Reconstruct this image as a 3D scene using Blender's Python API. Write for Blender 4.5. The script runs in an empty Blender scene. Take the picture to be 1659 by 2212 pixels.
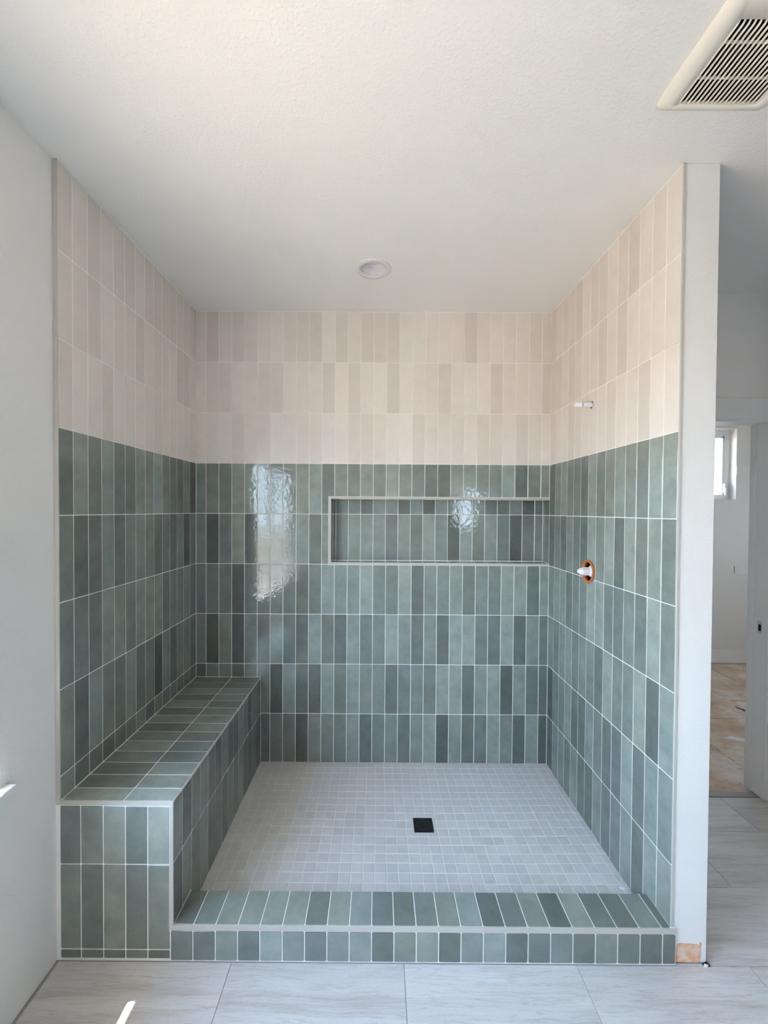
import bpy, bmesh, math, random
from mathutils import Matrix, Vector

random.seed(7)
S = bpy.context.scene
COL = S.collection

# ------------------------------------------------------------------ camera
W_PX, H_PX = 1659, 2212
F_PX, CX, CY = 916.81, 814.39, 1116.78
cam_d = bpy.data.cameras.new('camera')
cam = bpy.data.objects.new('camera', cam_d)
COL.objects.link(cam)
cam_d.sensor_fit = 'VERTICAL'
cam_d.sensor_height = 24.0
cam_d.lens = F_PX / H_PX * 24.0
cam_d.shift_x = (W_PX / 2 - CX) / H_PX
cam_d.shift_y = (CY - H_PX / 2) / H_PX
cam_d.clip_start = 0.02
PT, RL, YW = -0.015228, -0.006046, 0.001877
Rm = (Matrix.Rotation(YW, 3, 'Z') @ Matrix.Rotation(PT, 3, 'X') @ Matrix.Rotation(RL, 3, 'Y'))
CAM = Vector((1.03238, -2.54937, 1.57491))
r_, f_, u_ = Rm.col[0], Rm.col[1], Rm.col[2]
cam.matrix_world = Matrix(((r_.x, u_.x, -f_.x, CAM.x), (r_.y, u_.y, -f_.y, CAM.y), (r_.z, u_.z, -f_.z, CAM.z), (0, 0, 0, 1)))
S.camera = cam

# ------------------------------------------------------------------ sky, sun, exposure
S.view_settings.view_transform = 'Standard'
S.view_settings.look = 'None'
S.view_settings.gamma = 1.0
S.view_settings.use_curve_mapping = False
S.view_settings.exposure = 0.48
world = bpy.data.worlds.new('sky')
S.world = world
world.use_nodes = True
wn, wl = world.node_tree.nodes, world.node_tree.links
wn.clear()
w_out = wn.new('ShaderNodeOutputWorld')
w_bg = wn.new('ShaderNodeBackground')
w_geo = wn.new('ShaderNodeTexCoord')
w_sep = wn.new('ShaderNodeSeparateXYZ')
w_rmp = wn.new('ShaderNodeValToRGB')
w_rmp.color_ramp.elements[0].position = 0.0
w_rmp.color_ramp.elements[0].color = (0.70, 0.83, 1.0, 1)
w_rmp.color_ramp.elements[1].position = 0.9
w_rmp.color_ramp.elements[1].color = (0.34, 0.56, 1.0, 1)
wl.new(w_geo.outputs['Generated'], w_sep.inputs[0])
wl.new(w_sep.outputs['Z'], w_rmp.inputs[0])
wl.new(w_rmp.outputs[0], w_bg.inputs[0])
wl.new(w_bg.outputs[0], w_out.inputs[0])
w_bg.inputs[1].default_value = 16.0

sun_d = bpy.data.lights.new('sun', 'SUN')
sun_d.energy = 75.0
sun_d.angle = 0.0093
sun_d.color = (1.0, 0.945, 0.88)
sun = bpy.data.objects.new('sun', sun_d)
COL.objects.link(sun)
SUN_DIR = Vector((1 / 2.56, 0.15, -1.0))
sun.rotation_euler = SUN_DIR.to_track_quat('-Z', 'Y').to_euler()
sun.location = (-4, -3, 8)

S.cycles.use_denoising = True
S.cycles.max_bounces = 12
S.cycles.diffuse_bounces = 8
S.cycles.glossy_bounces = 5
S.cycles.transparent_max_bounces = 12
S.cycles.caustics_reflective = False
S.cycles.caustics_refractive = False
S.cycles.sample_clamp_indirect = 8.0

# ------------------------------------------------------------------ measures (metres)
PH, PV = 0.07724, 0.302            # tile pitch across and up
Z0 = 1.8537                        # green / cream boundary
ZC = 2.7612                        # ceiling
XL, XR = -0.0608, 2.0619           # tile faces left and right
YF = -1.0962                       # front of bench and curb
BX, BZ = 0.3297, 0.5628            # bench side face and top
CZ, CYB = 0.1286, -0.9583          # curb top and its rear edge
PX0, PX1, PYF = 2.0742, 2.1900, -1.0880   # partition faces
XW = -0.078                        # painted left wall
XHALL = 3.166
YDOOR = -0.220
YFAR = 1.857
G = 0.0014                         # grout recess
GAP = 0.0035
RZ = {r: Z0 + r * PV for r in range(-6, 4)}

# ------------------------------------------------------------------ materials
def mat(name):
    m = bpy.data.materials.new(name)
    m.use_nodes = True
    nt = m.node_tree
    return m, nt, nt.nodes['Principled BSDF']

def node(nt, t, **kw):
    n = nt.nodes.new(t)
    for k, v in kw.items():
        if k.startswith('i_'):
            n.inputs[k[2:]].default_value = v
        else:
            setattr(n, k, v)
    return n

def ramp(nt, src, stops):
    r = node(nt, 'ShaderNodeValToRGB')
    e = r.color_ramp.elements
    while len(e) < len(stops):
        e.new(0.5)
    for i, (p, c) in enumerate(stops):
        e[i].position = p
        e[i].color = c if len(c) == 4 else (*c, 1)
    nt.links.new(src, r.inputs[0])
    return r.outputs[0]

def mul(nt, a, b, fac=1.0, blend='MULTIPLY'):
    m = node(nt, 'ShaderNodeMix', data_type='RGBA', blend_type=blend)
    m.inputs[0].default_value = fac
    for s, i in ((a, 6), (b, 7)):
        if isinstance(s, tuple):
            m.inputs[i].default_value = s if len(s) == 4 else (*s, 1)
        else:
            nt.links.new(s, m.inputs[i])
    return m.outputs[2]

def coords(nt, scale=(1, 1, 1), shuffle=False):
    tc = node(nt, 'ShaderNodeTexCoord')
    mp = node(nt, 'ShaderNodeMapping')
    mp.inputs['Scale'].default_value = scale
    nt.links.new(tc.outputs['Object'], mp.inputs[0])
    if shuffle:
        oi = node(nt, 'ShaderNodeObjectInfo')
        c = node(nt, 'ShaderNodeCombineXYZ')
        for k, f in enumerate((37.0, 91.0, 53.0)):
            mt = node(nt, 'ShaderNodeMath', operation='MULTIPLY')
            mt.inputs[1].default_value = f
            nt.links.new(oi.outputs['Random'], mt.inputs[0])
            nt.links.new(mt.outputs[0], c.inputs[k])
        nt.links.new(c.outputs[0], mp.inputs['Location'])
    return mp.outputs[0]

def noise(nt, vec, scale, detail=2.0, rough=0.5):
    n = node(nt, 'ShaderNodeTexNoise')
    n.inputs['Scale'].default_value = scale
    n.inputs['Detail'].default_value = detail
    n.inputs['Roughness'].default_value = rough
    nt.links.new(vec, n.inputs['Vector'])
    return n.outputs['Fac']

def bump(nt, bs, h, dist, strength=1.0, prev=None):
    b = node(nt, 'ShaderNodeBump')
    b.inputs['Strength'].default_value = strength
    b.inputs['Distance'].default_value = dist
    nt.links.new(h, b.inputs['Height'])
    if prev is not None:
        nt.links.new(prev, b.inputs['Normal'])
    nt.links.new(b.outputs[0], bs.inputs['Normal'])
    return b.outputs[0]

def plain(name, c, rough=0.5, metal=0.0):
    m, nt, bs = mat(name)
    bs.inputs['Base Color'].default_value = (*c, 1)
    bs.inputs['Roughness'].default_value = rough
    bs.inputs['Metallic'].default_value = metal
    return m

def paint(name, c, scale=150.0, dist=0.00035, rough=0.55):
    m, nt, bs = mat(name)
    v = coords(nt)
    n1 = noise(nt, v, scale, 2.0)
    r1 = ramp(nt, n1, [(0.50, (0, 0, 0)), (0.74, (1, 1, 1))])
    big = noise(nt, v, 2.2, 2.0)
    tint = ramp(nt, big, [(0.3, (0.965, 0.965, 0.965)), (0.7, (1, 1, 1))])
    nt.links.new(mul(nt, (*c, 1), tint), bs.inputs['Base Color'])
    bs.inputs['Roughness'].default_value = rough
    bump(nt, bs, r1, dist)
    return m

def glazed(name, speck=0.66, mottle=(0.80, 1.14), hue=((0.97, 1.0, 0.97), (1.0, 0.985, 0.95))):
    m, nt, bs = mat(name)
    oi = node(nt, 'ShaderNodeObjectInfo')
    v = coords(nt, (1, 1, 1), True)
    lo = noise(nt, v, 11.0, 7.0, 0.68)
    mo = ramp(nt, lo, [(0.3, (mottle[0],) * 3), (0.7, (mottle[1],) * 3)])
    c = mul(nt, oi.outputs['Color'], mo)
    hn = noise(nt, v, 9.0, 1.0)
    c = mul(nt, c, ramp(nt, hn, [(0.35, hue[0]), (0.68, hue[1])]))
    sp = noise(nt, v, 330.0, 1.0)
    c = mul(nt, c, ramp(nt, sp, [(0.68, (1, 1, 1)), (0.78, (speck,) * 3)]))
    nt.links.new(c, bs.inputs['Base Color'])
    bs.inputs['Roughness'].default_value = 0.06
    bs.inputs['IOR'].default_value = 1.5
    w1 = noise(nt, v, 42.0, 1.0)
    b1 = bump(nt, bs, w1, 0.00050)
    w2 = noise(nt, v, 120.0, 1.0)
    bump(nt, bs, w2, 0.00016, 1.0, b1)
    return m

M = {}
M['wall'] = paint('wall_paint', (0.82, 0.805, 0.78))
M['ceil'] = paint('ceiling_paint', (0.83, 0.815, 0.79), 110.0, 0.0004)
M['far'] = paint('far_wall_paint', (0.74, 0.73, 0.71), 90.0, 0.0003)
M['trim'] = plain('white_trim_paint', (0.78, 0.78, 0.77), 0.35)
M['grout'] = paint('grout', (0.87, 0.86, 0.83), 400.0, 0.0002, 0.8)
M['green'] = glazed('green_glaze')
M['cream'] = glazed('cream_glaze', 0.9, (0.955, 1.03), ((1.0, 0.99, 0.985), (1.0, 1.0, 0.99)))
M['edge'] = plain('edge_trim_coat', (0.50, 0.48, 0.435), 0.5)
M['dark'] = plain('black_plastic', (0.004, 0.004, 0.005), 0.45)
M['void_shade'] = plain('painted_void_shade', (0.016, 0.008, 0.005), 0.9)  # near-black lining: the shade inside holes and gaps is put into the colour
M['white'] = plain('white_plastic', (0.80, 0.80, 0.81), 0.3)
M['ivory'] = plain('ivory_plastic', (0.80, 0.76, 0.68), 0.4)
M['baffle'] = plain('white_baffle', (0.72, 0.69, 0.70), 0.4)
M['lens'] = plain('frosted_lens', (0.66, 0.65, 0.68), 0.35)
M['orange'] = plain('orange_plastic', (0.55, 0.16, 0.045), 0.4)
M['steel'] = plain('satin_steel', (0.55, 0.55, 0.56), 0.35, 0.9)
M['vinyl'] = plain('white_vinyl', (0.82, 0.82, 0.82), 0.3)

def mosaic_mat():
    m, nt, bs = mat('mosaic_porcelain')
    oi = node(nt, 'ShaderNodeObjectInfo')
    v = coords(nt, (1, 1, 1), True)
    n = noise(nt, v, 30.0, 3.0)
    nt.links.new(mul(nt, oi.outputs['Color'], ramp(nt, n, [(0.3, (0.95,) * 3), (0.7, (1.03,) * 3)])), bs.inputs['Base Color'])
    bs.inputs['Roughness'].default_value = 0.42
    bump(nt, bs, noise(nt, v, 160.0, 1.0), 0.0002)
    return m
M['mosaic'] = mosaic_mat()

def stone_mat():
    m, nt, bs = mat('travertine_porcelain')
    v0 = coords(nt, (1, 1, 1), True)
    wob = node(nt, 'ShaderNodeVectorMath', operation='MULTIPLY_ADD')      # slow wander of the veins
    wn_ = node(nt, 'ShaderNodeTexNoise')
    wn_.inputs['Scale'].default_value = 3.0
    wn_.inputs['Detail'].default_value = 3.0
    nt.links.new(v0, wn_.inputs['Vector'])
    nt.links.new(wn_.outputs['Color'], wob.inputs[0])
    wob.inputs[1].default_value = (0.0, 0.045, 0.0)
    nt.links.new(v0, wob.inputs[2])
    def stretch(sx, sy):
        mp = node(nt, 'ShaderNodeMapping')
        mp.inputs['Scale'].default_value = (sx, sy, 1.0)
        nt.links.new(wob.outputs[0], mp.inputs[0])
        return mp.outputs[0]
    base = ramp(nt, noise(nt, stretch(0.8, 5.0), 2.0, 3.0), [(0.3, (0.60, 0.575, 0.55)), (0.7, (0.72, 0.705, 0.685))])
    band = ramp(nt, noise(nt, stretch(1.2, 17.0), 1.6, 4.0, 0.6), [(0.30, (0.80, 0.775, 0.755)), (0.47, (0.97, 0.965, 0.96)), (0.6, (1, 1, 1))])
    vein = ramp(nt, noise(nt, stretch(2.2, 44.0), 1.5, 4.0, 0.62), [(0.40, (1, 1, 1)), (0.445, (0.83, 0.80, 0.78)), (0.47, (0.97, 0.96, 0.955)), (0.60, (1, 1, 1)), (0.635, (0.87, 0.85, 0.83)), (0.66, (1, 1, 1))])
    grain = ramp(nt, noise(nt, stretch(120.0, 420.0), 1.0, 3.0, 0.7), [(0.28, (0.86, 0.85, 0.84)), (0.45, (1, 1, 1)), (0.75, (1.04, 1.04, 1.04))])
    nt.links.new(mul(nt, mul(nt, mul(nt, base, band), vein), grain), bs.inputs['Base Color'])
    bs.inputs['Roughness'].default_value = 0.38
    return m
M['stone'] = stone_mat()

def osb_mat():
    m, nt, bs = mat('dusty_strand_board')
    v = coords(nt, (1, 1, 1), True)
    vs = coords(nt, (10, 40, 1), True)
    big = ramp(nt, noise(nt, v, 2.6, 4.0, 0.6), [(0.35, (0.50, 0.37, 0.26)), (0.5, (0.62, 0.52, 0.43)), (0.64, (0.76, 0.72, 0.68))])
    ch = ramp(nt, noise(nt, vs, 2.0, 3.0, 0.7), [(0.30, (0.62, 0.58, 0.54)), (0.42, (1, 1, 1)), (0.75, (1.15, 1.13, 1.1))])
    nt.links.new(mul(nt, big, ch), bs.inputs['Base Color'])
    bs.inputs['Roughness'].default_value = 0.9
    return m
M['osb'] = osb_mat()

def patch_mat():
    m, nt, bs = mat('torn_board_paper')
    v = coords(nt)
    nt.links.new(ramp(nt, noise(nt, v, 34.0, 4.0, 0.6), [(0.36, (0.72, 0.62, 0.54)), (0.5, (0.74, 0.46, 0.30)), (0.62, (0.70, 0.36, 0.20))]), bs.inputs['Base Color'])
    bs.inputs['Roughness'].default_value = 0.9
    bump(nt, bs, noise(nt, v, 120.0, 3.0), 0.001)
    return m
M['patch'] = patch_mat()

def ground_mat():
    m, nt, bs = mat('dry_ground')
    v = coords(nt)
    nt.links.new(ramp(nt, noise(nt, v, 0.8, 5.0, 0.6), [(0.3, (0.205, 0.163, 0.122)), (0.7, (0.27, 0.218, 0.168))]), bs.inputs['Base Color'])
    bs.inputs['Roughness'].default_value = 0.95
    return m
M['ground'] = ground_mat()

def pane_mat():
    m, nt, bs = mat('window_glass')
    nt.nodes.remove(bs)
    out = nt.nodes['Material Output']
    t = node(nt, 'ShaderNodeBsdfTransparent')
    t.inputs[0].default_value = (0.95, 0.97, 0.96, 1)
    g = node(nt, 'ShaderNodeBsdfGlossy')
    g.inputs['Roughness'].default_value = 0.02
    fr = node(nt, 'ShaderNodeFresnel')
    fr.inputs[0].default_value = 1.45
    mx = node(nt, 'ShaderNodeMixShader')
    ge = node(nt, 'ShaderNodeNewGeometry')
    ff = node(nt, 'ShaderNodeMath', operation='SUBTRACT')      # reflect at the outer faces only
    ff.inputs[0].default_value = 1.0
    nt.links.new(ge.outputs['Backfacing'], ff.inputs[1])
    fm = node(nt, 'ShaderNodeMath', operation='MULTIPLY')
    nt.links.new(fr.outputs[0], fm.inputs[0])
    nt.links.new(ff.outputs[0], fm.inputs[1])
    nt.links.new(fm.outputs[0], mx.inputs[0])
    nt.links.new(t.outputs[0], mx.inputs[1])
    nt.links.new(g.outputs[0], mx.inputs[2])
    nt.links.new(mx.outputs[0], out.inputs[0])
    return m
M['pane'] = pane_mat()

# ------------------------------------------------------------------ builders
def link(name, me, m=None, parent=None):
    o = bpy.data.objects.new(name, me)
    COL.objects.link(o)
    if m is not None and me is not None and not me.materials:
        me.materials.append(m)
    if parent is not None:
        o.parent = parent
        o.location = -parent.location
    return o

def structure(name, me, m, parent=None):
    o = link(name, me, m, parent)
    if parent is None:
        o['kind'] = 'structure'
    return o

def thing(name, loc, label, cat, group=None):
    o = bpy.data.objects.new(name, None)
    COL.objects.link(o)
    o.empty_display_size = 0.05
    o.location = loc
    o['label'] = label
    o['category'] = cat
    if group:
        o['group'] = group
    return o

def tag(o, label, cat, group=None):
    o['label'] = label
    o['category'] = cat
    if group:
        o['group'] = group
    return o

def box_into(bm, x0, y0, z0, x1, y1, z1):
    v = [bm.verts.new(p) for p in ((x0, y0, z0), (x1, y0, z0), (x1, y1, z0), (x0, y1, z0), (x0, y0, z1), (x1, y0, z1), (x1, y1, z1), (x0, y1, z1))]
    for f in ((0, 3, 2, 1), (4, 5, 6, 7), (0, 1, 5, 4), (1, 2, 6, 5), (2, 3, 7, 6), (3, 0, 4, 7)):
        bm.faces.new([v[i] for i in f])

def boxes(name, lst, bevel=0.0, seg=1):
    bm = bmesh.new()
    for b in lst:
        box_into(bm, *b)
    if bevel:
        bmesh.ops.bevel(bm, geom=bm.edges[:], offset=bevel, segments=seg, affect='EDGES', profile=0.6)
    me = bpy.data.meshes.new(name)
    bm.to_mesh(me)
    bm.free()
    return me

def lathe(name, prof, n=40, axis='Z', center=(0, 0, 0), smooth=True, closed=False):
    """prof: list of (radius, height) turned round the axis"""
    bm = bmesh.new()
    rings = []
    for r, h in prof:
        if r < 1e-6:
            rings.append([bm.verts.new((0, 0, h))])
        else:
            rings.append([bm.verts.new((r * math.cos(2 * math.pi * i / n), r * math.sin(2 * math.pi * i / n), h)) for i in range(n)])
    pairs = list(zip(rings, rings[1:]))
    if closed:
        pairs.append((rings[-1], rings[0]))
    for a, b in pairs:
        for i in range(n):
            j = (i + 1) % n
            if len(a) == 1 and len(b) == 1:
                continue
            if len(a) == 1:
                f = bm.faces.new((a[0], b[j], b[i]))
            elif len(b) == 1:
                f = bm.faces.new((a[i], a[j], b[0]))
            else:
                f = bm.faces.new((a[i], a[j], b[j], b[i]))
            f.smooth = smooth
    bmesh.ops.recalc_face_normals(bm, faces=bm.faces[:])
    if axis == '-X':      # height runs towards -x
        bm.transform(Matrix(((0, 0, -1, 0), (0, 1, 0, 0), (1, 0, 0, 0), (0, 0, 0, 1))))
    bm.transform(Matrix.Translation(center))
    me = bpy.data.meshes.new(name)
    bm.to_mesh(me)
    bm.free()
    return me

# ---- tiles -------------------------------------------------------
_cache = {}

def inset_poly(P, d):
    n = len(P)
    out = []
    for i in range(n):
        a, b, c = Vector(P[i - 1]), Vector(P[i]), Vector(P[(i + 1) % n])
        e1, e2 = (b - a).normalized(), (c - b).normalized()
        n1, n2 = Vector((-e1.y, e1.x)), Vector((-e2.y, e2.x))
        k = n1 + n2
        out.append(b + k * (d / (1 + n1.dot(n2))))
    return out

def round_poly(P, r):
    n = len(P)
    out = []
    for i in range(n):
        a, b, c = Vector(P[i - 1]), Vector(P[i]), Vector(P[(i + 1) % n])
        e1, e2 = (b - a).normalized(), (c - b).normalized()
        if e1.x * e2.y - e1.y * e2.x > 0.1:
            out += [b - e1 * r, b + e2 * r]
        else:
            out.append(b)
    return out

def tile_mesh(P, rad, bev, dep):
    key = (tuple((round(x, 4), round(y, 4)) for x, y in P), rad, bev, dep)
    if key in _cache:
        return _cache[key]
    Q = round_poly(P, rad)
    R = inset_poly(Q, bev)
    bm = bmesh.new()
    f0 = [bm.verts.new((p.x, p.y, 0)) for p in R]
    f1 = [bm.verts.new((p.x, p.y, -bev * 0.75)) for p in Q]
    f2 = [bm.verts.new((p.x, p.y, -dep)) for p in Q]
    bm.faces.new(f0)
    n = len(Q)
    for a, b in ((f0, f1), (f1, f2)):
        for i in range(n):
            j = (i + 1) % n
            bm.faces.new((a[i], b[i], b[j], a[j]))
    me = bpy.data.meshes.new('tile')
    bm.to_mesh(me)
    bm.free()
    _cache[key] = me
    return me

def lerp(a, b, t):
    return tuple(x + (y - x) * t for x, y in zip(a, b))

def green_tone(t):          # t 0 dark .. 9 light
    t = t / 9.0
    c = lerp((0.083, 0.094, 0.087), (0.405, 0.455, 0.42), t)
    k = random.uniform(-1, 1)
    return (c[0] * (1 + 0.03 * k), c[1], c[2] * (1 - 0.03 * k), 1)

def cream_tone(t):
    c = lerp((0.62, 0.555, 0.505), (0.80, 0.74, 0.685), t / 9.0)
    k = random.uniform(-1, 1)
    return (c[0], c[1] * (1 + 0.008 * k), c[2] * (1 + 0.02 * k), 1)

def place_tile(parent, P, O, U, V, N, m, col, rad=0.0016, bev=0.0013, dep=0.007, tilt=0.0028, name='tile'):
    """P: outline in (u, v); O: world point of u=v=0 on the face plane"""
    cx = (min(p[0] for p in P) + max(p[0] for p in P)) / 2
    cy = (min(p[1] for p in P) + max(p[1] for p in P)) / 2
    me = tile_mesh([(p[0] - cx, p[1] - cy) for p in P], rad, bev, dep)
    o = bpy.data.objects.new(name, me)
    if not me.materials:
        me.materials.append(m)
    elif me.materials[0] != m:
        o.material_slots[0].link = 'OBJECT'
        o.material_slots[0].material = m
    COL.objects.link(o)
    c = O + U * cx + V * cy
    if parent is not None:
        o.parent = parent
        c = c - parent.location
    B = Matrix((U, V, N)).transposed()
    ww = max(p[0] for p in P) - min(p[0] for p in P)
    hh = max(p[1] for p in P) - min(p[1] for p in P)
    clip = lambda s_, e: max(-0.0005 / e, min(0.0005 / e, random.gauss(0, s_)))    # no corner sinks into the grout
    T = Matrix.Rotation(clip(tilt, hh), 3, 'X') @ Matrix.Rotation(clip(tilt, ww), 3, 'Y')
    mw = (B @ T).to_4x4()
    mw.translation = c
    o.matrix_basis = mw
    o.color = col
    return o

def cut_cell(u0, v0, u1, v1, holes):
    """outlines left of a cell after taking rectangles away: whole, straight cut or L-shaped"""
    cells = [[(u0, v0), (u1, v0), (u1, v1), (u0, v1)]]
    for (a0, b0, a1, b1) in holes:
        nxt = []
        for P in cells:
            if len(P) != 4:
                nxt.append(P)
                continue
            x0, y0, x1, y1 = P[0][0], P[0][1], P[2][0], P[2][1]
            p0, q0, p1, q1 = max(a0, x0), max(b0, y0), min(a1, x1), min(b1, y1)
            if p1 - p0 <= 1e-5 or q1 - q0 <= 1e-5:
                nxt.append(P)
                continue
            L, R, D, T = p0 - x0 > .004, x1 - p1 > .004, q0 - y0 > .004, y1 - q1 > .004
            R4 = lambda a, b, c, d: [(a, b), (c, b), (c, d), (a, d)]
            if not (L or R or D or T):
                continue
            if L and not R and not D and not T: nxt.append(R4(x0, y0, p0, y1))
            elif R and not L and not D and not T: nxt.append(R4(p1, y0, x1, y1))
            elif D and not (L or R or T): nxt.append(R4(x0, y0, x1, q0))
            elif T and not (L or R or D): nxt.append(R4(x0, q1, x1, y1))
            elif L and T and not R and not D: nxt.append([(x0, y0), (p0, y0), (p0, q1), (x1, q1), (x1, y1), (x0, y1)])
            elif R and T and not L and not D: nxt.append([(p1, y0), (x1, y0), (x1, y1), (x0, y1), (x0, q1), (p1, q1)])
            elif L and D and not R and not T: nxt.append([(x0, y0), (x1, y0), (x1, q0), (p0, q0), (p0, y1), (x0, y1)])
            elif R and D and not L and not T: nxt.append([(x0, y0), (x1, y0), (x1, y1), (p1, y1), (p1, q0), (x0, q0)])
            else:
                if L: nxt.append(R4(x0, y0, p0, y1))
                if R: nxt.append(R4(p1, y0, x1, y1))
                if D: nxt.append(R4(p0, y0, p1, q0))
                if T: nxt.append(R4(p0, q1, p1, y1))
        cells = nxt
    return cells

def shrink(P, d):
    return [(p.x, p.y) for p in inset_poly(P, d)]

def tone_at(tones, j, i):
    if tones and j < len(tones) and tones[j] and i < len(tones[j]):
        return int(tones[j][i]) + random.uniform(-0.35, 0.35)
    return max(0, min(9, random.gauss(4.6, 2.2)))

def tile_field(parent, O, U, V, N, us, vs, kinds, tones=None, holes=(), gap=GAP, **kw):
    """one object per tile; kinds[j] is 'g' or 'c' for row j (rows counted along V)"""
    out = []
    for j in range(len(vs) - 1):
        for i in range(len(us) - 1):
            t = tone_at(tones, j, i)
            for P in cut_cell(us[i], vs[j], us[i + 1], vs[j + 1], holes):
                if min(max(p[0] for p in P) - min(p[0] for p in P), max(p[1] for p in P) - min(p[1] for p in P)) < 0.007:
                    continue
                Q = shrink(P, gap / 2)
                if kinds[j] == 'g':
                    out.append(place_tile(parent, Q, O, U, V, N, M['green'], green_tone(t), **kw))
                else:
                    out.append(place_tile(parent, Q, O, U, V, N, M['cream'], cream_tone(t), **kw))
    return out

def cut_with(objs, cutter_me):
    """boolean cut, applied at once; the cutter does not stay in the scene"""
    c = bpy.data.objects.new('cutter', cutter_me)
    COL.objects.link(c)
    for o in objs:
        md = o.modifiers.new('cut', 'BOOLEAN')
        md.object = c
        md.operation = 'DIFFERENCE'
        md.solver = 'EXACT'
    bpy.context.view_layer.update()
    dg = bpy.context.evaluated_depsgraph_get()
    new = [(o, bpy.data.meshes.new_from_object(o.evaluated_get(dg))) for o in objs]
    for o, me in new:
        o.modifiers.clear()
        o.data = me
    bpy.data.objects.remove(c)
    bpy.data.meshes.remove(cutter_me)

EX, EY, EZ = Vector((1, 0, 0)), Vector((0, 1, 0)), Vector((0, 0, 1))
# tile shades, 0 dark to 9 light, row by row from the bottom, as laid
TN = {
    'back': ['33333233143352' '34245152354151', '24424315225354' '42343662561532', '41414353253253' '36424266326253',
             '33313333236556' '43624453436635', '41352554635555' '55555555555555', '43355334563545' '46432255446245',
             '75745476668855' '68945557446357', '64466447663948' '93875367836663', '41424564327363' '33666662566644'],
    'left': ['53323342434333', '42543533142443', '33355455534443', '32242454232413', '25353354543241',
             '47647675466655', '56366636456225', '46354353343444'],
    'right': ['24434224235265', '13352253236354', '53553442644625', '45534466334374', '24243264626353', '24533253454366',
              '46735667577498', '43535663637777', '45442634642657'],
    'niche': ['345553535415353134', '234244241433322412'],
    'bench_top': ['67', '36', '35', '43', '53', '43', '35', '55', '34', '53', '34', '55', '34', '33'],
    'bench_front': ['22232', '43534', '34637'],
    'bench_side': ['23224332324342', '33134224234324'],
    'curb_front': ['33536535524524623424322'],
    'curb_top': ['35666636533456235263353'],
}

# ------------------------------------------------------------------ room shell
XF, YR = 5.6, -4.4
XNEAR, YALC = 2.80, -2.35          # unseen near wall and side passage, shaped to bounce light and darken the hall
XRIGHT, YRET = 10.0, -0.45  # unseen passage end, set far off so less light returns to the hall
WY0, WY1, WZ0, WZ1 = -3.15, -1.325, 0.7475, 2.10      # left window
ceiling = structure('ceiling', boxes('ceiling', [(-0.22, YR, ZC, XRIGHT + 0.12, 1.98, ZC + 0.12)]), M['ceil'])
cut_with([ceiling], lathe('c', [(0, ZC - 0.02), (0.078, ZC - 0.02), (0.078, ZC + 0.08), (0, ZC + 0.08)], 48, 'Z', (1.002, -0.446, 0)))
cut_with([ceiling], boxes('c', [(1.868, -1.56, ZC - 0.02, 2.122, -1.305, ZC + 0.09)]))

wall_left = structure('wall_left', boxes('wall_left', [
    (-0.22, YR, 0, XW, WY0, ZC), (-0.22, WY1, 0, XW, 0.14, ZC),
    (-0.22, WY0, 0, XW, WY1, WZ0 - 0.019), (-0.22, WY0, WZ1, XW, WY1, ZC)]), M['wall'])
structure('grout_bed', boxes('g', [(XW - 0.001, -1.0935, BZ - 0.004, XL - G, 0.0, ZC)]), M['grout'], wall_left)

NX0, NZ0, NZ1 = 0.738, 1.2480, 1.6575                  # niche outer trim
wall_back = structure('wall_back', boxes('wall_back', [
    (-0.22, G, 0, NX0 + 0.004, 0.14, ZC), (NX0 + 0.004, G, 0, PX1, 0.14, NZ0 + 0.004),
    (NX0 + 0.004, G, NZ1 - 0.004, PX1, 0.14, ZC)]), M['grout'])

wall_partition = structure('wall_partition', boxes('wall_partition', [(PX0, PYF, 0, PX1, 0.0, ZC)], 0.003, 1), M['wall'])
bed_r = structure('grout_bed', boxes('g', [(XR + G, PYF + 0.003, 0, PX0 + 0.001, 0.0, ZC)]), M['grout'], wall_partition)

structure('wall_right', boxes('wall_right', [(XHALL, YRET, 0, XHALL + 0.12, -0.255, ZC), (XHALL + 0.12, YRET, 0, XRIGHT + 0.12, YRET + 0.12, ZC), (XRIGHT, YALC, 0, XRIGHT + 0.12, YRET, ZC),
    (XNEAR, YALC - 0.12, 0, XRIGHT + 0.12, YALC, ZC), (XNEAR, YR, 0, XNEAR + 0.12, YALC - 0.12, ZC)]), M['wall'])
RWX0, RWX1, RWZ0, RWZ1 = 2.38, 2.72, 1.30, 1.92        # rear window
structure('wall_rear', boxes('wall_rear', [
    (-0.22, YR - 0.14, 0, RWX0, YR, ZC), (RWX1, YR - 0.14, 0, XNEAR + 0.12, YR, ZC),
    (RWX0, YR - 0.14, 0, RWX1, YR, RWZ0), (RWX0, YR - 0.14, RWZ1, RWX1, YR, ZC)]), M['wall'])
structure('wall_door', boxes('wall_door', [
    (PX1, YDOOR, 2.09, XF, YDOOR + 0.115, ZC), (PX1, YDOOR, 0, 2.30, YDOOR + 0.115, 2.09),
    (3.168, YDOOR, 0, XF, YDOOR + 0.115, 2.09)]), M['wall'])
FWX0, FWX1, FWZ0, FWZ1 = 4.12, 4.739, 1.7115, 2.443     # far window
structure('wall_far', boxes('wall_far', [
    (2.07, YFAR, 0, FWX0, YFAR + 0.12, ZC), (FWX1, YFAR, 0, XF, YFAR + 0.12, ZC),
    (FWX0, YFAR, 0, FWX1, YFAR + 0.12, FWZ0), (FWX0, YFAR, FWZ1, FWX1, YFAR + 0.12, ZC)]), M['far'])
structure('wall_far_left', boxes('wall_far_left', [(2.07, 0.14, 0, PX1, YFAR, ZC)]), M['far'])
SWY0, SWY1, SWZ0, SWZ1 = 0.40, 1.15, 0.9, 2.0           # unseen window added in the far side wall to brighten that room
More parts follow.
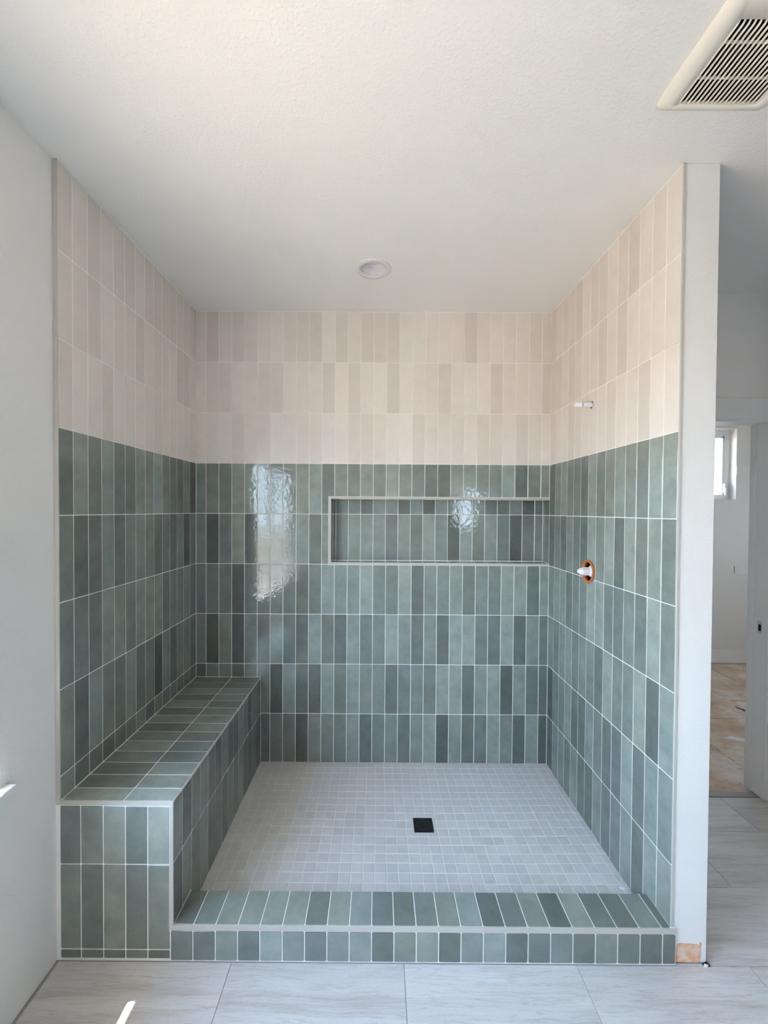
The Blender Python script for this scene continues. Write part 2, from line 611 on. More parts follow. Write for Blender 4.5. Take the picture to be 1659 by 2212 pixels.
structure('wall_far_right', boxes('wall_far_right', [
    (XF, YDOOR, 0, XF + 0.12, SWY0, ZC), (XF, SWY1, 0, XF + 0.12, YFAR + 0.12, ZC),
    (XF, SWY0, 0, XF + 0.12, SWY1, SWZ0), (XF, SWY0, SWZ1, XF + 0.12, SWY1, ZC)]), M['far'])

# bathroom floor: large streaked tiles on a grout bed
floor = structure('floor', boxes('floor', [(-0.22, YR - 0.1, -0.12, XRIGHT + 0.1, YDOOR - 0.001, -0.0022)]), plain('floor_grout', (0.36, 0.34, 0.33), 0.8))
FT, FR, YJ = 0.6, 0.3121, -1.0974
ys = [YJ + FR * k for k in range(3)] + [YDOOR - 0.002]
ys = [YJ - FR * k for k in range(10, 0, -1)] + ys
for j in range(len(ys) - 1):
    k = j - 10 + 1                     # 0 = the row in front of the curb
    off = 0.5325 - 0.2 * k
    a = off
    while a > XW: a -= FT
    xs = []
    xe = XHALL if ys[j] > YRET + 0.05 else (XRIGHT if ys[j] > YALC - 0.01 else XNEAR)
    while a < xe:
        xs.append(a); a += FT
    xs.append(a)
    for i in range(len(xs) - 1):
        x0, x1 = max(xs[i], XW + 0.0006), min(xs[i + 1], xe - 0.002)
        if x1 - x0 < 0.02: continue
        if ys[j] >= YJ - 0.001 and x1 < PX1: continue      # under the shower
        if ys[j] >= YJ - 0.001: x0 = max(x0, PX1 + 0.002)
        g = 0.0009
        place_tile(floor, [(x0 + g, ys[j] + g), (x1 - g, ys[j] + g), (x1 - g, ys[j + 1] - g), (x0 + g, ys[j + 1] - g)],
                   Vector((0, 0, 0)), EX, EY, EZ, M['stone'], (1, 1, 1, 1), 0.0006, 0.0006, 0.008, 0.0002)

place_tile(floor, [(2.0785, YJ + 0.0005), (PX1 + 0.0005, YJ + 0.0005), (PX1 + 0.0005, PYF - 0.0006), (2.0785, PYF - 0.0006)],
           Vector((0, 0, 0)), EX, EY, EZ, M['stone'], (1, 1, 1, 1), 0.0003, 0.0003, 0.008, 0)

# far room floor: dusty board panels
subfloor = structure('subfloor', boxes('subfloor', [(2.07, YDOOR + 0.001, -0.12, XF + 0.12, YFAR + 0.12, -0.02)]), M['void_shade'])
for (x0, y0, x1, y1) in ((2.19, -0.175, 3.30, 0.674), (3.305, -0.175, 5.6, 0.674), (2.19, 0.679, 4.40, 1.857), (4.405, 0.679, 5.6, 1.857)):
    place_tile(subfloor, [(x0, y0), (x1, y0), (x1, y1), (x0, y1)], Vector((0, 0, 0)), EX, EY, EZ, M['osb'], (1, 1, 1, 1), 0.001, 0.001, 0.019, 0, name='panel')
structure('trim_threshold', boxes('t', [(2.30, -0.216, -0.02, 3.168, -0.1765, 0.001)]), plain('threshold_strip', (0.36, 0.35, 0.34), 0.5))

ground = structure('ground', boxes('ground', [(-45, -45, -0.45, 45, 45, -0.35)]), M['ground'])
structure('roof_eave', boxes('roof_eave', [(-0.806, -7.0, 2.75, -0.22, 3.0, 2.90), (-0.82, -7.0, 2.75, -0.806, 3.0, 2.95)]), M['trim'])
structure('roof', boxes('roof', [(-0.806, -7.0, 2.95, 10.5, 3.0, 3.05)]), M['trim'])

# ------------------------------------------------------------------ tile on the three shower walls
us_b = [XL] + [PH * k for k in range(27)] + [XR]
vs_b = [0.0465] + [RZ[r] for r in range(-5, 4)]
kinds = ['g'] * 6 + ['c'] * 3
tile_field(wall_back, Vector((0, 0, 0)), EX, EZ, -EY, us_b, vs_b, kinds, TN.get('back'),
           holes=[(NX0 - 0.001, NZ0 - 0.001, 3, NZ1), (-1, 0, BX, BZ)])
us_l = [YF + 0.0008] + [-0.0832 - 0.0785 * (13 - k) for k in range(1, 14)] + [-0.0005]
vs_l = [BZ, RZ[-4], RZ[-3], RZ[-2], RZ[-1], RZ[0], RZ[1], RZ[2], RZ[3]]
tile_field(wall_left, Vector((XL, 0, 0)), EY, EZ, EX, us_l, vs_l, ['g'] * 5 + ['c'] * 3, TN.get('left'))
us_r = [0.0005] + [0.0795 + 0.0775 * k for k in range(0, 13)] + [1.0872]
tiles_r = tile_field(wall_partition, Vector((XR, 0, 0)), -EY, EZ, -EX, us_r, vs_b, kinds, TN.get('right'))

# ---- valve and pipe openings in the right wall
VY, VZ = -0.486, 1.2850
PYY, PZZ = -0.490, 2.0915
near = lambda o, y, z: (o.location.y - y) ** 2 < 0.1 ** 2 and (o.location.z - z) ** 2 < 0.24 ** 2
cut_with([wall_partition, bed_r] + [o for o in tiles_r if near(o, VY, VZ)],
         lathe('c', [(0, -0.02), (0.0535, -0.02), (0.0535, 0.075), (0, 0.075)], 40, '-X', (XR + 0.07, VY, VZ)))
cut_with([wall_partition, bed_r] + [o for o in tiles_r if near(o, PYY, PZZ)],
         lathe('c', [(0, -0.02), (0.0168, -0.02), (0.0168, 0.075), (0, 0.075)], 24, '-X', (XR + 0.06, PYY + 0.002, PZZ)))

# edge trims that finish the tile on the side walls
structure('trim_1', boxes('t', [(XW + 0.0005, YF - 0.0012, BZ - 0.004, XL - 0.0012, -1.0930, ZC - 0.001)], 0.0008), M['edge'])
structure('trim_2', boxes('t', [(XR + 0.0012, PYF - 0.0030, CZ + 0.002, PX0 - 0.0022, PYF + 0.004, ZC - 0.001)], 0.0008), M['edge'])
caulk = plain('white_caulk', (0.80, 0.79, 0.77), 0.6)
structure('caulk_line', boxes('t', [(PX0 - 0.0022, PYF - 0.0008, CZ + 0.002, PX0 + 0.0010, PYF + 0.003, ZC - 0.001)]), caulk, wall_partition)
structure('caulk_line', boxes('t', [(XL - 0.014, YF + 0.0015, 0.0, XL - 0.003, YF + 0.006, BZ - 0.016)]), caulk, wall_left)

# torn patch at the foot of the partition
def patch():
    rng = random.Random(3)
    pts = [(2.0775, 0.004), (2.1680, 0.003), (2.1695, 0.045), (2.1710, 0.0735), (2.1650, 0.0735), (2.1640, 0.063), (2.154, 0.0690), (2.128, 0.0700), (2.102, 0.0715), (2.089, 0.0690), (2.0850, 0.060), (2.0795, 0.045)]
    out = []
    for i in range(len(pts)):
        a, b = pts[i], pts[(i + 1) % len(pts)]
        for k in range(3):
            t = k / 3
            out.append((a[0] + (b[0] - a[0]) * t + rng.uniform(-.0008, .0008), a[1] + (b[1] - a[1]) * t + rng.uniform(-.0008, .0008)))
    bm = bmesh.new()
    fr = [bm.verts.new((x, PYF - 0.0009, z)) for x, z in out]
    bk = [bm.verts.new((x, PYF + 0.001, z)) for x, z in out]
    bm.faces.new(fr)
    n = len(out)
    for i in range(n):
        bm.faces.new((fr[i], bk[i], bk[(i + 1) % n], fr[(i + 1) % n]))
    bmesh.ops.recalc_face_normals(bm, faces=bm.faces[:])
    me = bpy.data.meshes.new('torn_patch')
    bm.to_mesh(me); bm.free()
    o = link('torn_patch', me, M['patch'], wall_partition)
    o['label'] = 'torn peach coloured patch of bare board'
patch()

# ------------------------------------------------------------------ niche
niche = thing('wall_niche', (NX0, 0.0, NZ0), 'long recessed wall niche lined with dark green tile and pale edge trim', 'niche')
ND = 0.10
IX0, IZ0, IZ1 = 0.7525, 1.2620, 1.6440
link('grout_bed', boxes('n', [
    (NX0 + 0.005, ND + G, NZ0 + 0.005, PX0, 0.139, NZ1 - 0.005),
    (NX0 + 0.005, 0.002, NZ0 + 0.005, IX0 - G, ND + G, NZ1 - 0.005),
    (IX0 - G, 0.002, NZ0 + 0.005, XR + G, ND + G, IZ0 - G),
    (IX0 - G, 0.002, IZ1 + G, XR + G, ND + G, NZ1 - 0.005),
    (XR + G, 0.002, NZ0 + 0.005, PX0, ND + G, NZ1 - 0.005)]), M['grout'], niche)
us_n = [IX0 + 0.0005] + [0.8478 + 0.0775 * k for k in range(16)] + [XR - 0.0005]
us_n = [IX0 + 0.0005, 0.7705] + us_n[1:]
tile_field(niche, Vector((0, ND, 0)), EX, EZ, -EY, us_n, [IZ0 + 0.002, RZ[-1], IZ1], 'gg', TN.get('niche'))
tile_field(niche, Vector((IX0, 0, 0)), EY, EZ, EX, [0.001, ND], [IZ0, RZ[-1], IZ1], 'gg', ['3', '3'])
tile_field(niche, Vector((XR, 0, 0)), -EY, EZ, -EX, [-ND, -0.0785, -0.001], [IZ0, RZ[-1], IZ1], 'gg', ['44', '22'])
us_f = [IX0] + [0.8478 + 0.0775 * k for k in range(-1, 16)] + [XR]
tile_field(niche, Vector((0, 0, IZ0)), EX, EY, EZ, us_f, [0.001, ND], 'g')
tile_field(niche, Vector((0, 0, IZ1)), EX, -EY, -EZ, us_f, [-ND, -0.001], 'g')
link('edge_trim', boxes('t', [(NX0, -0.0012, NZ0, IX0, 0.006, NZ1)], 0.0007), M['edge'], niche)
link('edge_trim', boxes('t', [(NX0, -0.0010, NZ0, XR - 0.0015, 0.006, IZ0)], 0.0007), M['edge'], niche)
link('edge_trim', boxes('t', [(NX0, -0.0010, IZ1, XR - 0.0015, 0.006, NZ1)], 0.0007), M['edge'], niche)

# ------------------------------------------------------------------ bench
bench = thing('shower_bench', (0.13, -0.55, 0.0), 'full-depth tiled shower bench along the left wall with pale metal edges', 'bench')
link('grout_bed', boxes('b', [(XW + 0.0003, YF + G, 0.0, BX - G, -0.0001, BZ - G)]), M['grout'], bench)
# top
vs_t = [YF + 0.004] + [-0.0832 - 0.0785 * (13 - k) for k in range(1, 14)] + [-0.0005]
tile_field(bench, Vector((0, 0, BZ)), EX, EY, EZ, [XL, 0.155, BX - 0.003], vs_t, 'g' * 14, TN.get('bench_top'), tilt=0.002)
# front
us_ff = [XL - 0.003, 0.0081, 0.0861, 0.1632, 0.2405, 0.3185]
tile_field(bench, Vector((0, YF, 0)), EX, EZ, -EY, us_ff, [0.0085, 0.0405, 0.3405, 0.5465], 'ggg', TN.get('bench_front'),
           holes=[(0.3165, 0.109, 1, 1)], rad=0.0024, gap=0.0034)
# side
us_s = [-YF - 0.004, *[0.0914 + 0.0777 * k for k in range(12, -1, -1)], 0.0005][::-1]
tile_field(bench, Vector((BX, 0, 0)), -EY, EZ, -EX * -1, us_s, [0.045, RZ[-5], BZ - 0.0085], 'gg', TN.get('bench_side'),
           holes=[(0.954, 0, 2, CZ)])
link('edge_trim', boxes('t', [(XW + 0.001, YF - 0.0010, 0.5480, BX + 0.0006, YF + 0.0035, BZ + 0.0006)], 0.0008), M['edge'], bench)
link('edge_trim', boxes('t', [(0.3172, YF - 0.0013, CZ + 0.0008, BX + 0.0003, YF + 0.0035, 0.5480)], 0.0008), M['edge'], bench)
link('edge_trim', boxes('t', [(BX - 0.0035, YF + 0.0035, BZ - 0.0075, BX + 0.0009, -0.0005, BZ + 0.0006)], 0.0008), M['edge'], bench)

# ------------------------------------------------------------------ curb
curb = thing('shower_curb', (1.2, -1.03, 0.0), 'low green tiled curb across the front of the shower', 'curb')
link('grout_bed', boxes('c', [(BX + 0.0004, YF + G, 0.0, PX0 + 0.003, CYB - G, CZ - G)]), M['grout'], curb)
us_cf = [0.3192 + 0.0778 * k for k in range(23)] + [2.0768]
tile_field(curb, Vector((0, YF, 0)), EX, EZ, -EY, us_cf, [0.0025, 0.1095], 'g', TN.get('curb_front'), rad=0.0032, gap=0.0034)
us_ct = [BX + 0.0005] + [0.3975 + 0.0777 * k for k in range(22)] + [XR - 0.0008]
tile_field(curb, Vector((0, 0, CZ)), EX, EY, EZ, us_ct, [YF + 0.0035, CYB], 'g', TN.get('curb_top'), rad=0.0028, tilt=0.002, gap=0.0034)
tile_field(curb, Vector((0, CYB, 0)), -EX, EZ, EY, [-XR] + [-1.9744 + 0.0777 * k for k in range(21)] + [-BX - 0.001], [0.045, CZ], 'g')
link('edge_trim', boxes('t', [(0.3172, YF - 0.0014, 0.1098, 2.0772, YF + 0.0034, CZ + 0.0005)], 0.0008), M['edge'], curb)

# ------------------------------------------------------------------ shower pan of small mosaic
DX, DY, DH = 1.264, -0.4955, 0.0477
def pan_h(x, y):
    t = min(1.0, max(abs(x - DX) / (0.93 if x < DX else 0.80), abs(y - DY) / 0.48))
    return 0.0365 + 0.0125 * t
pan_me = bpy.data.meshes.new('pan')
nx, ny = 40, 24
pv_, pf_ = [], []
for j in range(ny + 1):
    for i in range(nx + 1):
        x, y = BX + (XR - BX) * i / nx, CYB + (0 - CYB) * j / ny
        pv_.append((x, y, pan_h(x, y) - 0.0014))
for j in range(ny):
    for i in range(nx):
        a = j * (nx + 1) + i
        pf_.append((a, a + 1, a + nx + 2, a + nx + 1))
base = len(pv_)
pv_ += [(BX, CYB, 0), (XR, CYB, 0), (XR, 0, 0), (BX, 0, 0)]
pf_.append((base + 3, base + 2, base + 1, base))
pan_me.from_pydata(pv_, [], pf_)
pan = structure('shower_floor', pan_me, plain('pan_grout', (0.80, 0.78, 0.755), 0.8))
xs = [BX + 0.0005] + [2.031 - 0.0502 * k for k in range(33, -1, -1)] + [XR - 0.0005]
yy = [CYB + 0.0005] + [-0.0534 - 0.0518 * k for k in range(17, -1, -1)] + [-0.0005]
cells = []
hole = [(DX - DH - 0.0015, DY - DH - 0.0015, DX + DH + 0.0015, DY + DH + 0.0015)]
for j in range(len(yy) - 1):
    for i in range(len(xs) - 1):
        for P in cut_cell(xs[i], yy[j], xs[i + 1], yy[j + 1], hole):
            w = max(p[0] for p in P) - min(p[0] for p in P)
            h = max(p[1] for p in P) - min(p[1] for p in P)
            if min(w, h) > 0.006:
                cells.append((P, w, h))
def shows(c):                 # size in the picture; what the curb hides counts last
    P = c[0]
    x = sum(p[0] for p in P) / len(P); y = sum(p[1] for p in P) / len(P)
    if y < -0.868: return -1
    return c[1] * c[2] / (Vector((x, y, 0.04)) - CAM).length ** 3
cells.sort(key=shows, reverse=True)
rest = bmesh.new()
for n_, (P, w, h) in enumerate(cells):
    x = sum(p[0] for p in P) / len(P); y = sum(p[1] for p in P) / len(P)
    e = 0.004
    nrm = Vector((-(pan_h(x + e, y) - pan_h(x - e, y)) / (2 * e), -(pan_h(x, y + e) - pan_h(x, y - e)) / (2 * e), 1)).normalized()
    U = (EX - nrm * EX.dot(nrm)).normalized(); V = nrm.cross(U)
    cx = (min(p[0] for p in P) + max(p[0] for p in P)) / 2
    cy = (min(p[1] for p in P) + max(p[1] for p in P)) / 2
    Q = [(p[0] - cx, p[1] - cy) for p in shrink(P, 0.0015)]
    O = Vector((cx, cy, pan_h(cx, cy) + random.uniform(-0.0002, 0.0003)))
    k = random.uniform(0.93, 1.05)
    col = (0.66 * k, 0.64 * k, 0.63 * k, 1)
    if n_ < 300:
        place_tile(pan, Q, O, U, V, nrm, M['mosaic'], col, 0.0015, 0.0009, 0.005, 0.004)
    else:
        me = tile_mesh(Q, 0.0015, 0.0009, 0.005)
        T = (Matrix((U, V, nrm)).transposed() @ Matrix.Rotation(random.gauss(0, 0.004), 3, 'X') @ Matrix.Rotation(random.gauss(0, 0.004), 3, 'Y')).to_4x4()
        T.translation = O
        b0 = len(rest.verts)
        rest.from_mesh(me)
        rest.verts.ensure_lookup_table()
        bmesh.ops.transform(rest, matrix=T, verts=rest.verts[b0:])
rest_me = bpy.data.meshes.new('mosaic_field')
rest.to_mesh(rest_me); rest.free()
mf = link('mosaic_tiles', rest_me, M['mosaic'], pan)
rest_me.materials.clear(); rest_me.materials.append(M['mosaic'])
mf.color = (0.655, 0.635, 0.625, 1)
mf['kind'] = 'stuff'

# drain
dz = pan_h(DX, DY)
drain = thing('shower_drain', (DX, DY, dz), 'square black drain cover set in the mosaic shower floor', 'drain')
link('frame', boxes('d', [(DX - DH, DY - DH, dz - 0.006, DX + DH, DY - DH + 0.003, dz + 0.0015), (DX - DH, DY + DH - 0.003, dz - 0.006, DX + DH, DY + DH, dz + 0.0015),
                          (DX - DH, DY - DH + 0.003, dz - 0.006, DX - DH + 0.003, DY + DH - 0.003, dz + 0.0015), (DX + DH - 0.003, DY - DH + 0.003, dz - 0.006, DX + DH, DY + DH - 0.003, dz + 0.0015)]), M['dark'], drain)
link('cover', boxes('d', [(DX - DH + 0.0035, DY - DH + 0.0035, dz - 0.006, DX + DH - 0.0035, DY + DH - 0.0035, dz + 0.0010)], 0.001), M['dark'], drain)
link('ring', lathe('r', [(0.030, dz + 0.001), (0.030, dz + 0.0018), (0.033, dz + 0.0018), (0.033, dz + 0.001)], 32, 'Z', (DX, DY, 0)), M['dark'], drain)

# white scrap in the corner of the pan
def chip(name, pts, h, m, label, cat):
    bm = bmesh.new()
    n = len(pts)
    x = sum(p[0] for p in pts) / n; y = sum(p[1] for p in pts) / n
    lo = [bm.verts.new((p[0], p[1], p[2])) for p in pts]
    hi = [bm.verts.new((x + (p[0] - x) * 0.82, y + (p[1] - y) * 0.82, p[2] + h * (0.7 + 0.6 * ((i * 37) % 5) / 5))) for i, p in enumerate(pts)]
    bm.faces.new(lo[::-1]); bm.faces.new(hi)
    for i in range(n):
        bm.faces.new((lo[i], lo[(i + 1) % n], hi[(i + 1) % n], hi[i]))
    bmesh.ops.recalc_face_normals(bm, faces=bm.faces[:])
    me = bpy.data.meshes.new(name)
    bm.to_mesh(me); bm.free()
    return tag(link(name, me, m), label, cat)
pz = pan_h(2.03, -0.85) + 0.0003
chip('grout_crumb', [(2.020, -0.846, pz), (2.026, -0.853, pz), (2.039, -0.861, pz), (2.044, -0.859, pz), (2.042, -0.851, pz), (2.030, -0.843, pz)], 0.006, M['white'],
     'small white crumb on the mosaic floor in the front right corner', 'crumb')

# ------------------------------------------------------------------ valve and pipe stub
valve = thing('shower_valve', (XR, VY, VZ), 'unfinished shower valve with orange mud ring and white plastic guard', 'valve')
ring = lathe('ring', [(0.0475, -0.010), (0.0480, 0.0105), (0.0530, 0.0105), (0.0545, 0.0080), (0.0545, 0.0004), (0.0528, 0.0004), (0.0528, -0.010)], 48, '-X', (XR, VY, VZ), closed=True)
link('mud_ring', ring, M['orange'], valve)
for a_, b_ in ((-0.010, 0.001), (0.006, 0.014)):
    link('ring_lug', boxes('l', [(XR - 0.007, VY + a_, VZ - 0.0605, XR - 0.0005, VY + b_, VZ - 0.0530)], 0.001), M['orange'], valve)
link('recess', lathe('rc', [(0, -0.062), (0.0525, -0.062), (0.0525, -0.010), (0.0478, -0.010), (0.0478, -0.0112), (0.0512, -0.0112), (0.0512, -0.060), (0, -0.060)], 32, '-X', (XR, VY, VZ)), M['void_shade'], valve)  # dark cup behind the ring; the cavity's shade is its colour
link('guard_flange', lathe('gf', [(0, -0.05), (0.028, -0.05), (0.030, -0.012), (0.0275, -0.004), (0.0225, 0.000), (0.019, 0.003), (0, 0.004)], 32, '-X', (XR, VY - 0.006, VZ + 0.001)), M['white'], valve)
stem = link('guard_cap', lathe('gc', [(0.0185, 0.0), (0.0180, 0.004), (0.0165, 0.006), (0.0165, 0.034), (0.0178, 0.035), (0.0178, 0.039), (0.0160, 0.040), (0.0150, 0.047), (0.0070, 0.058), (0, 0.059)], 12, '-X', (XR, VY - 0.006, VZ + 0.001), smooth=False), M['white'], valve)
for a_ in (0.016, -0.0185):
    link('guard_rib', boxes('gr', [(XR - 0.034, VY - 0.009, VZ + a_, XR - 0.006, VY - 0.003, VZ + a_ + 0.0045)], 0.0008), M['white'], valve)

pipe = thing('shower_arm_stub', (XR, PYY, PZZ), 'white capped pipe stub sticking out of the cream tile', 'pipe')
link('pipe', lathe('p', [(0, -0.05), (0.0118, -0.05), (0.0118, 0.047), (0.0108, 0.048), (0, 0.048)], 24, '-X', (XR, PYY, PZZ)), M['white'], pipe)
b_ = link('gasket', lathe('p', [(0, 0.046), (0.0128, 0.046), (0.0128, 0.0495), (0, 0.0495)], 24, '-X', (XR, PYY, PZZ)), M['dark'], pipe)
b_['label'] = 'black ring behind the cap'
link('cap', lathe('p', [(0, 0.0490), (0.0150, 0.0490), (0.0158, 0.0530), (0.0128, 0.0580), (0.0120, 0.0800), (0.0095, 0.0835), (0, 0.0840)], 20, '-X', (XR, PYY, PZZ)), M['white'], pipe)
link('hole', lathe('p', [(0, -0.054), (0.0166, -0.054), (0.0166, -0.0015), (0.0160, -0.0015), (0.0160, -0.052), (0, -0.052)], 24, '-X', (XR, PYY + 0.002, PZZ)), M['void_shade'], pipe)  # dark sleeve round the pipe; the gap's shade is its colour

# ------------------------------------------------------------------ ceiling light
LX, LY = 1.002, -0.446
light = thing('recessed_light', (LX, LY, ZC), 'round white recessed ceiling light, switched off, above the shower', 'light')
link('trim_ring', lathe('r', [(0.0610, ZC + 0.004), (0.0625, ZC - 0.0045), (0.0700, ZC - 0.0060), (0.0850, ZC - 0.0040), (0.0888, ZC - 0.0005), (0.0888, ZC + 0.0015), (0.0740, ZC + 0.0015)], 64, 'Z', (LX, LY, 0)), M['baffle'], light)
prof = []
for k in range(7):
    t0, t1 = k / 7, (k + 0.75) / 7
    prof += [(0.0625 - 0.0175 * t0, ZC - 0.004 + 0.052 * t0), (0.0625 - 0.0175 * t1, ZC - 0.004 + 0.052 * t0 + 0.0015)]
prof += [(0.045, ZC + 0.048), (0.066, ZC + 0.050), (0.068, ZC + 0.002)]
link('baffle', lathe('b', prof, 64, 'Z', (LX, LY, 0), smooth=False), M['baffle'], light)
link('lens', lathe('l', [(0, ZC + 0.0465), (0.0465, ZC + 0.0465), (0.0465, ZC + 0.056), (0, ZC + 0.056)], 48, 'Z', (LX, LY, 0), smooth=False), M['lens'], light)

# ------------------------------------------------------------------ ceiling fan grille
FX0, FX1, FY0, FY1 = 1.832, 2.152, -1.600, -1.284
GX0, GX1, GY0, GY1 = 1.8855, 2.1045, -1.5240, -1.3150
fan = thing('ceiling_vent', ((FX0 + FX1) / 2, (FY0 + FY1) / 2, ZC), 'square ivory exhaust fan grille on the ceiling', 'vent')
def frame_mesh():
    bm = bmesh.new()
    def ring(x0, y0, x1, y1, z, r):
        pts = []
        for cx, cy, a0 in ((x1 - r, y1 - r, 0), (x0 + r, y1 - r, 90), (x0 + r, y0 + r, 180), (x1 - r, y0 + r, 270)):
            for k in range(7):
                a = math.radians(a0 + 15 * k)
                pts.append(bm.verts.new((cx + r * math.cos(a), cy + r * math.sin(a), z)))
        return pts
    rs = [ring(FX0, FY0, FX1, FY1, ZC - 0.0005, 0.022), ring(FX0 + 0.001, FY0 + 0.001, FX1 - 0.001, FY1 - 0.001, ZC - 0.006, 0.022),
          ring(FX0 + 0.006, FY0 + 0.006, FX1 - 0.006, FY1 - 0.006, ZC - 0.013, 0.020), ring(FX0 + 0.018, FY0 + 0.018, FX1 - 0.018, FY1 - 0.018, ZC - 0.0185, 0.014),
          ring(FX0 + 0.030, FY0 + 0.022, FX1 - 0.030, FY1 - 0.022, ZC - 0.0195, 0.010),
          ring(GX0 - 0.002, GY0 - 0.002, GX1 + 0.002, GY1 + 0.002, ZC - 0.0190, 0.002), ring(GX0 - 0.002, GY0 - 0.002, GX1 + 0.002, GY1 + 0.002, ZC - 0.0100, 0.002)]
    for a, b in zip(rs, rs[1:]):
        for i in range(28):
            f = bm.faces.new((a[i], a[(i + 1) % 28], b[(i + 1) % 28], b[i]))
            f.smooth = True
    bmesh.ops.recalc_face_normals(bm, faces=bm.faces[:])
    me = bpy.data.meshes.new('frame')
    bm.to_mesh(me); bm.free()
    return me
link('frame', frame_mesh(), M['ivory'], fan)
NS = 18
pitch = (GX1 - GX0) / (NS - 1)
def slat_mesh():
    bm = bmesh.new()
    rr = []
    for y, z, sc in ((GY0 - 0.002, ZC - 0.013, 0.9), (GY0 + 0.008, ZC - 0.0185, 1.0), (GY1 - 0.010, ZC - 0.0185, 1.0), (GY1 + 0.002, ZC - 0.012, 0.9)):
        rr.append([bm.verts.new((0.0023 * sc * math.cos(a), y, z + 0.0036 * math.sin(a))) for a in [math.pi * 2 * k / 10 for k in range(10)]])
    for a, b in zip(rr, rr[1:]):
        for i in range(10):
            bm.faces.new((a[i], a[(i + 1) % 10], b[(i + 1) % 10], b[i])).smooth = True
    bm.faces.new(rr[0]); bm.faces.new(rr[-1])
    bmesh.ops.recalc_face_normals(bm, faces=bm.faces[:])
    me = bpy.data.meshes.new('slat')
    bm.to_mesh(me); bm.free()
    me.materials.append(M['ivory'])
    return me
sm = slat_mesh()
for k in range(NS):
    o = link('slat', sm, None, fan)
    o.location.x += GX0 + pitch * k
for y in (-1.382, -1.4698):
    link('crossbar', boxes('cb', [(GX0 - 0.002, y - 0.003, ZC - 0.0125, GX1 + 0.002, y + 0.003, ZC - 0.009)]), M['ivory'], fan)
link('housing', boxes('h', [(1.870, -1.558, ZC + 0.06, 2.120, -1.307, ZC + 0.088), (1.8685, -1.5595, ZC - 0.001, 1.871, -1.3055, ZC + 0.088), (2.119, -1.5595, ZC - 0.001, 2.1215, -1.3055, ZC + 0.088),
                            (1.870, -1.5595, ZC - 0.001, 2.12, -1.557, ZC + 0.088), (1.870, -1.308, ZC - 0.001, 2.12, -1.3055, ZC + 0.088)]), M['void_shade'], fan)

# ------------------------------------------------------------------ left window (lights the room) with its sill
def window(name, axis, a0, a1, z0, z1, face, out, fw=0.05, mull=True):
    """axis 'Y': opening runs along y in an x-facing wall; 'X': along x in a y-facing wall"""
    w = bpy.data.objects.new(name, None)
    COL.objects.link(w)
    w['kind'] = 'structure'
    def bx(p0, p1, q0, q1, d0, d1):
        if axis == 'Y': return (min(d0, d1), p0, q0, max(d0, d1), p1, q1)
        return (p0, min(d0, d1), q0, p1, max(d0, d1), q1)
    d0, d1 = face, out
    fr = [bx(a0, a0 + fw, z0, z1, d0, d1), bx(a1 - fw, a1, z0, z1, d0, d1), bx(a0 + fw, a1 - fw, z0, z0 + fw, d0, d1), bx(a0 + fw, a1 - fw, z1 - fw, z1, d0, d1)]
    link('frame', boxes('wf', fr), M['vinyl'], w)
    if mull:
        m_ = (a0 + a1) / 2
        link('mullion', boxes('wm', [bx(m_ - 0.03, m_ + 0.03, z0 + fw, z1 - fw, d0, d1)]), M['vinyl'], w)
    dm = (d0 + d1) / 2
    link('pane', boxes('wp', [bx(a0 + fw - 0.004, a1 - fw + 0.004, z0 + fw - 0.004, z1 - fw + 0.004, dm - 0.002, dm + 0.002)]), M['pane'], w)
    return w
win1 = window('window_1', 'Y', WY0, WY1, WZ0, WZ1, -0.150, -0.205)
link('sill', boxes('s', [(-0.20, WY0 - 0.036, WZ0 - 0.0185, -0.0464, -1.2892, WZ0)], 0.0015), M['trim'], win1)
link('apron', boxes('s', [(XW - 0.001, WY0 - 0.02, WZ0 - 0.108, XW + 0.014, -1.2985, WZ0 - 0.0185)], 0.0015), M['trim'], win1)
win2 = window('window_2', 'X', FWX0, FWX1, FWZ0, FWZ1, YFAR + 0.085, YFAR + 0.119, 0.055, False)
link('sash', boxes('s', [(FWX1 - 0.075, YFAR + 0.088, FWZ0 + 0.04, FWX1 - 0.050, YFAR + 0.112, FWZ1 - 0.06), (FWX0 + 0.05, YFAR + 0.088, FWZ1 - 0.085, FWX1 - 0.05, YFAR + 0.112, FWZ1 - 0.055)], 0.002), M['vinyl'], win2)
link('crank_handle', boxes('h', [(4.672, YFAR + 0.062, 1.790, 4.700, YFAR + 0.085, 1.880), (4.672, YFAR + 0.050, 1.755, 4.684, YFAR + 0.066, 1.835)], 0.004, 2), M['vinyl'], win2)
window('window_3', 'X', RWX0, RWX1, RWZ0, RWZ1, YR - 0.07, YR - 0.12, 0.05, False)
window('fill_window', 'Y', SWY0, SWY1, SWZ0, SWZ1, XF + 0.06, XF + 0.11, 0.05, True)  # added and never in view; lights the far wall and subfloor

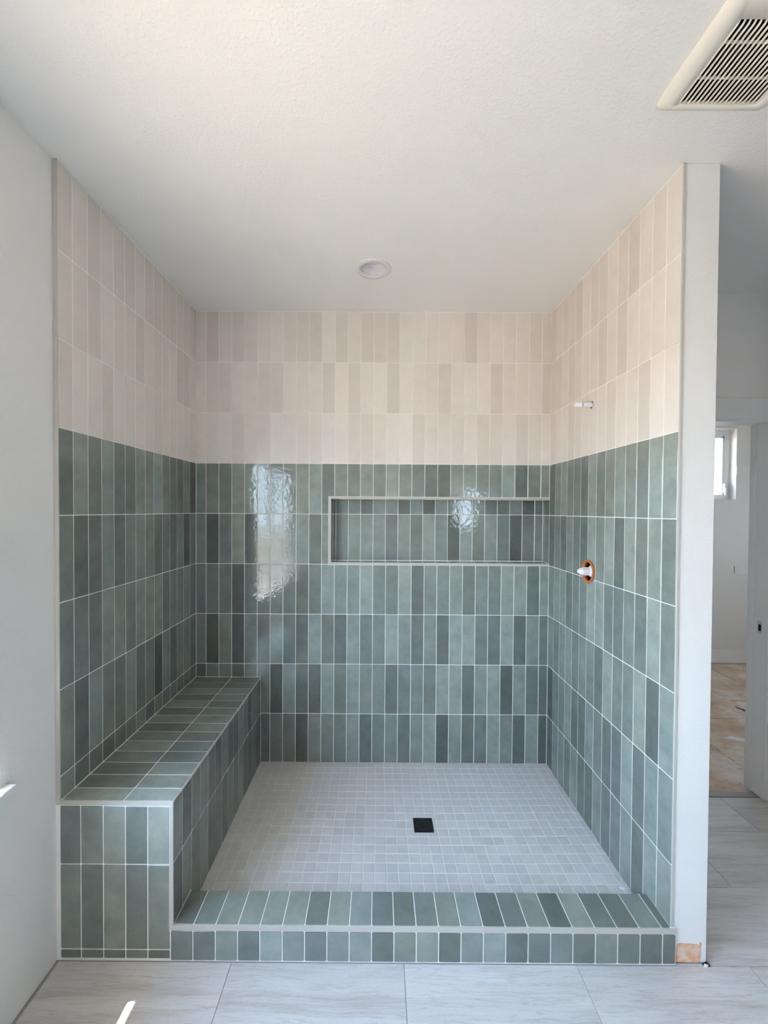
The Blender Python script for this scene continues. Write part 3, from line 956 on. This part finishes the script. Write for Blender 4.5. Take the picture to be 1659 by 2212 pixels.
# ------------------------------------------------------------------ hall doorway and far room
door = bpy.data.objects.new('door_1', None)
COL.objects.link(door)
door['kind'] = 'structure'
link('jamb', boxes('j', [(3.148, -0.2575, 0.006, 3.167, -0.125, 2.088)], 0.0015), M['trim'], door)
link('jamb', boxes('j', [(2.302, -0.2355, 0.006, 2.321, -0.125, 2.088)], 0.0015), M['trim'], door)
link('head_jamb', boxes('j', [(2.321, -0.2355, 2.0695, 3.148, -0.125, 2.088)], 0.0015), M['trim'], door)
link('door_stop', boxes('j', [(3.138, -0.172, 0.006, 3.148, -0.150, 2.0695)], 0.001), M['trim'], door)
sp_ = link('strike_plate', boxes('j', [(3.1470, -0.2200, 0.9080, 3.1480, -0.1930, 0.9780)], 0.0004), M['steel'], door)
link('latch_hole', boxes('j', [(3.1462, -0.2165, 0.9225, 3.1475, -0.2010, 0.9580)]), M['void_shade'], sp_)  # dark block on the plate, coloured as the shade in the mortise
structure('trim_3', boxes('t', [(PX1 + 0.001, -0.2380, 2.0850, 3.165, YDOOR, 2.1950)], 0.002), M['trim'])
structure('baseboard_far', boxes('b', [(2.19, YFAR - 0.015, 0.012, 5.598, YFAR, 0.1535)], 0.003), M['trim'])
structure('trim_4', boxes('t', [(4.737, YFAR - 0.0075, 1.962, 5.598, YFAR, 2.0575)], 0.0015), M['far'])
structure('trim_5', boxes('t', [(4.735, YFAR - 0.0075, 0.936, 5.598, YFAR, 1.020)], 0.0015), M['far'])

chip('paper_scrap', [(4.030, 1.120, 0.0005), (4.046, 1.128, 0.0005), (4.110, 1.000, 0.0005), (4.090, 0.992, 0.0005)], 0.004, M['white'], 'white offcut lying slanted on the dusty subfloor beyond the doorway', 'scrap')
chip('wood_scrap', [(4.00, 0.975, 0.0005), (4.00, 0.997, 0.0005), (4.160, 0.990, 0.0005), (4.165, 0.968, 0.0005)], 0.008, plain('pale_wood', (0.66, 0.56, 0.42), 0.7), 'pale wood offcut lying level across the subfloor beyond the doorway', 'scrap')
chip('plaster_scrap', [(3.46, 0.400, 0.0005), (3.53, 0.425, 0.0005), (3.60, 0.39, 0.0005), (3.585, 0.352, 0.0005), (3.52, 0.362, 0.0005)], 0.003, M['white'], 'flat white plaster flake nearest the doorway on the subfloor', 'scrap')
chip('plastic_sliver', [(3.936, 0.880, 0.0005), (3.944, 0.880, 0.0005), (3.985, 0.765, 0.0005), (3.955, 0.765, 0.0005)], 0.004, M['dark'], 'thin black sliver on the subfloor beyond the doorway', 'scrap')
chip('plaster_crumb', [(2.1730, -1.100, 0.0006), (2.180, -1.104, 0.0006), (2.1875, -1.101, 0.0006), (2.186, -1.094, 0.0006), (2.176, -1.093, 0.0006)], 0.007, M['white'], 'white crumb at the foot of the partition end', 'crumb')
chip('torn_corner_bead', [(2.170, -1.0925, 0.0006), (2.173, -1.0955, 0.0006), (2.1935, -1.1010, 0.0006), (2.1945, -1.0985, 0.0006), (2.1905, -1.0895, 0.0006)], 0.009, M['dark'], 'dark bent metal shard at the foot of the partition end', 'debris')
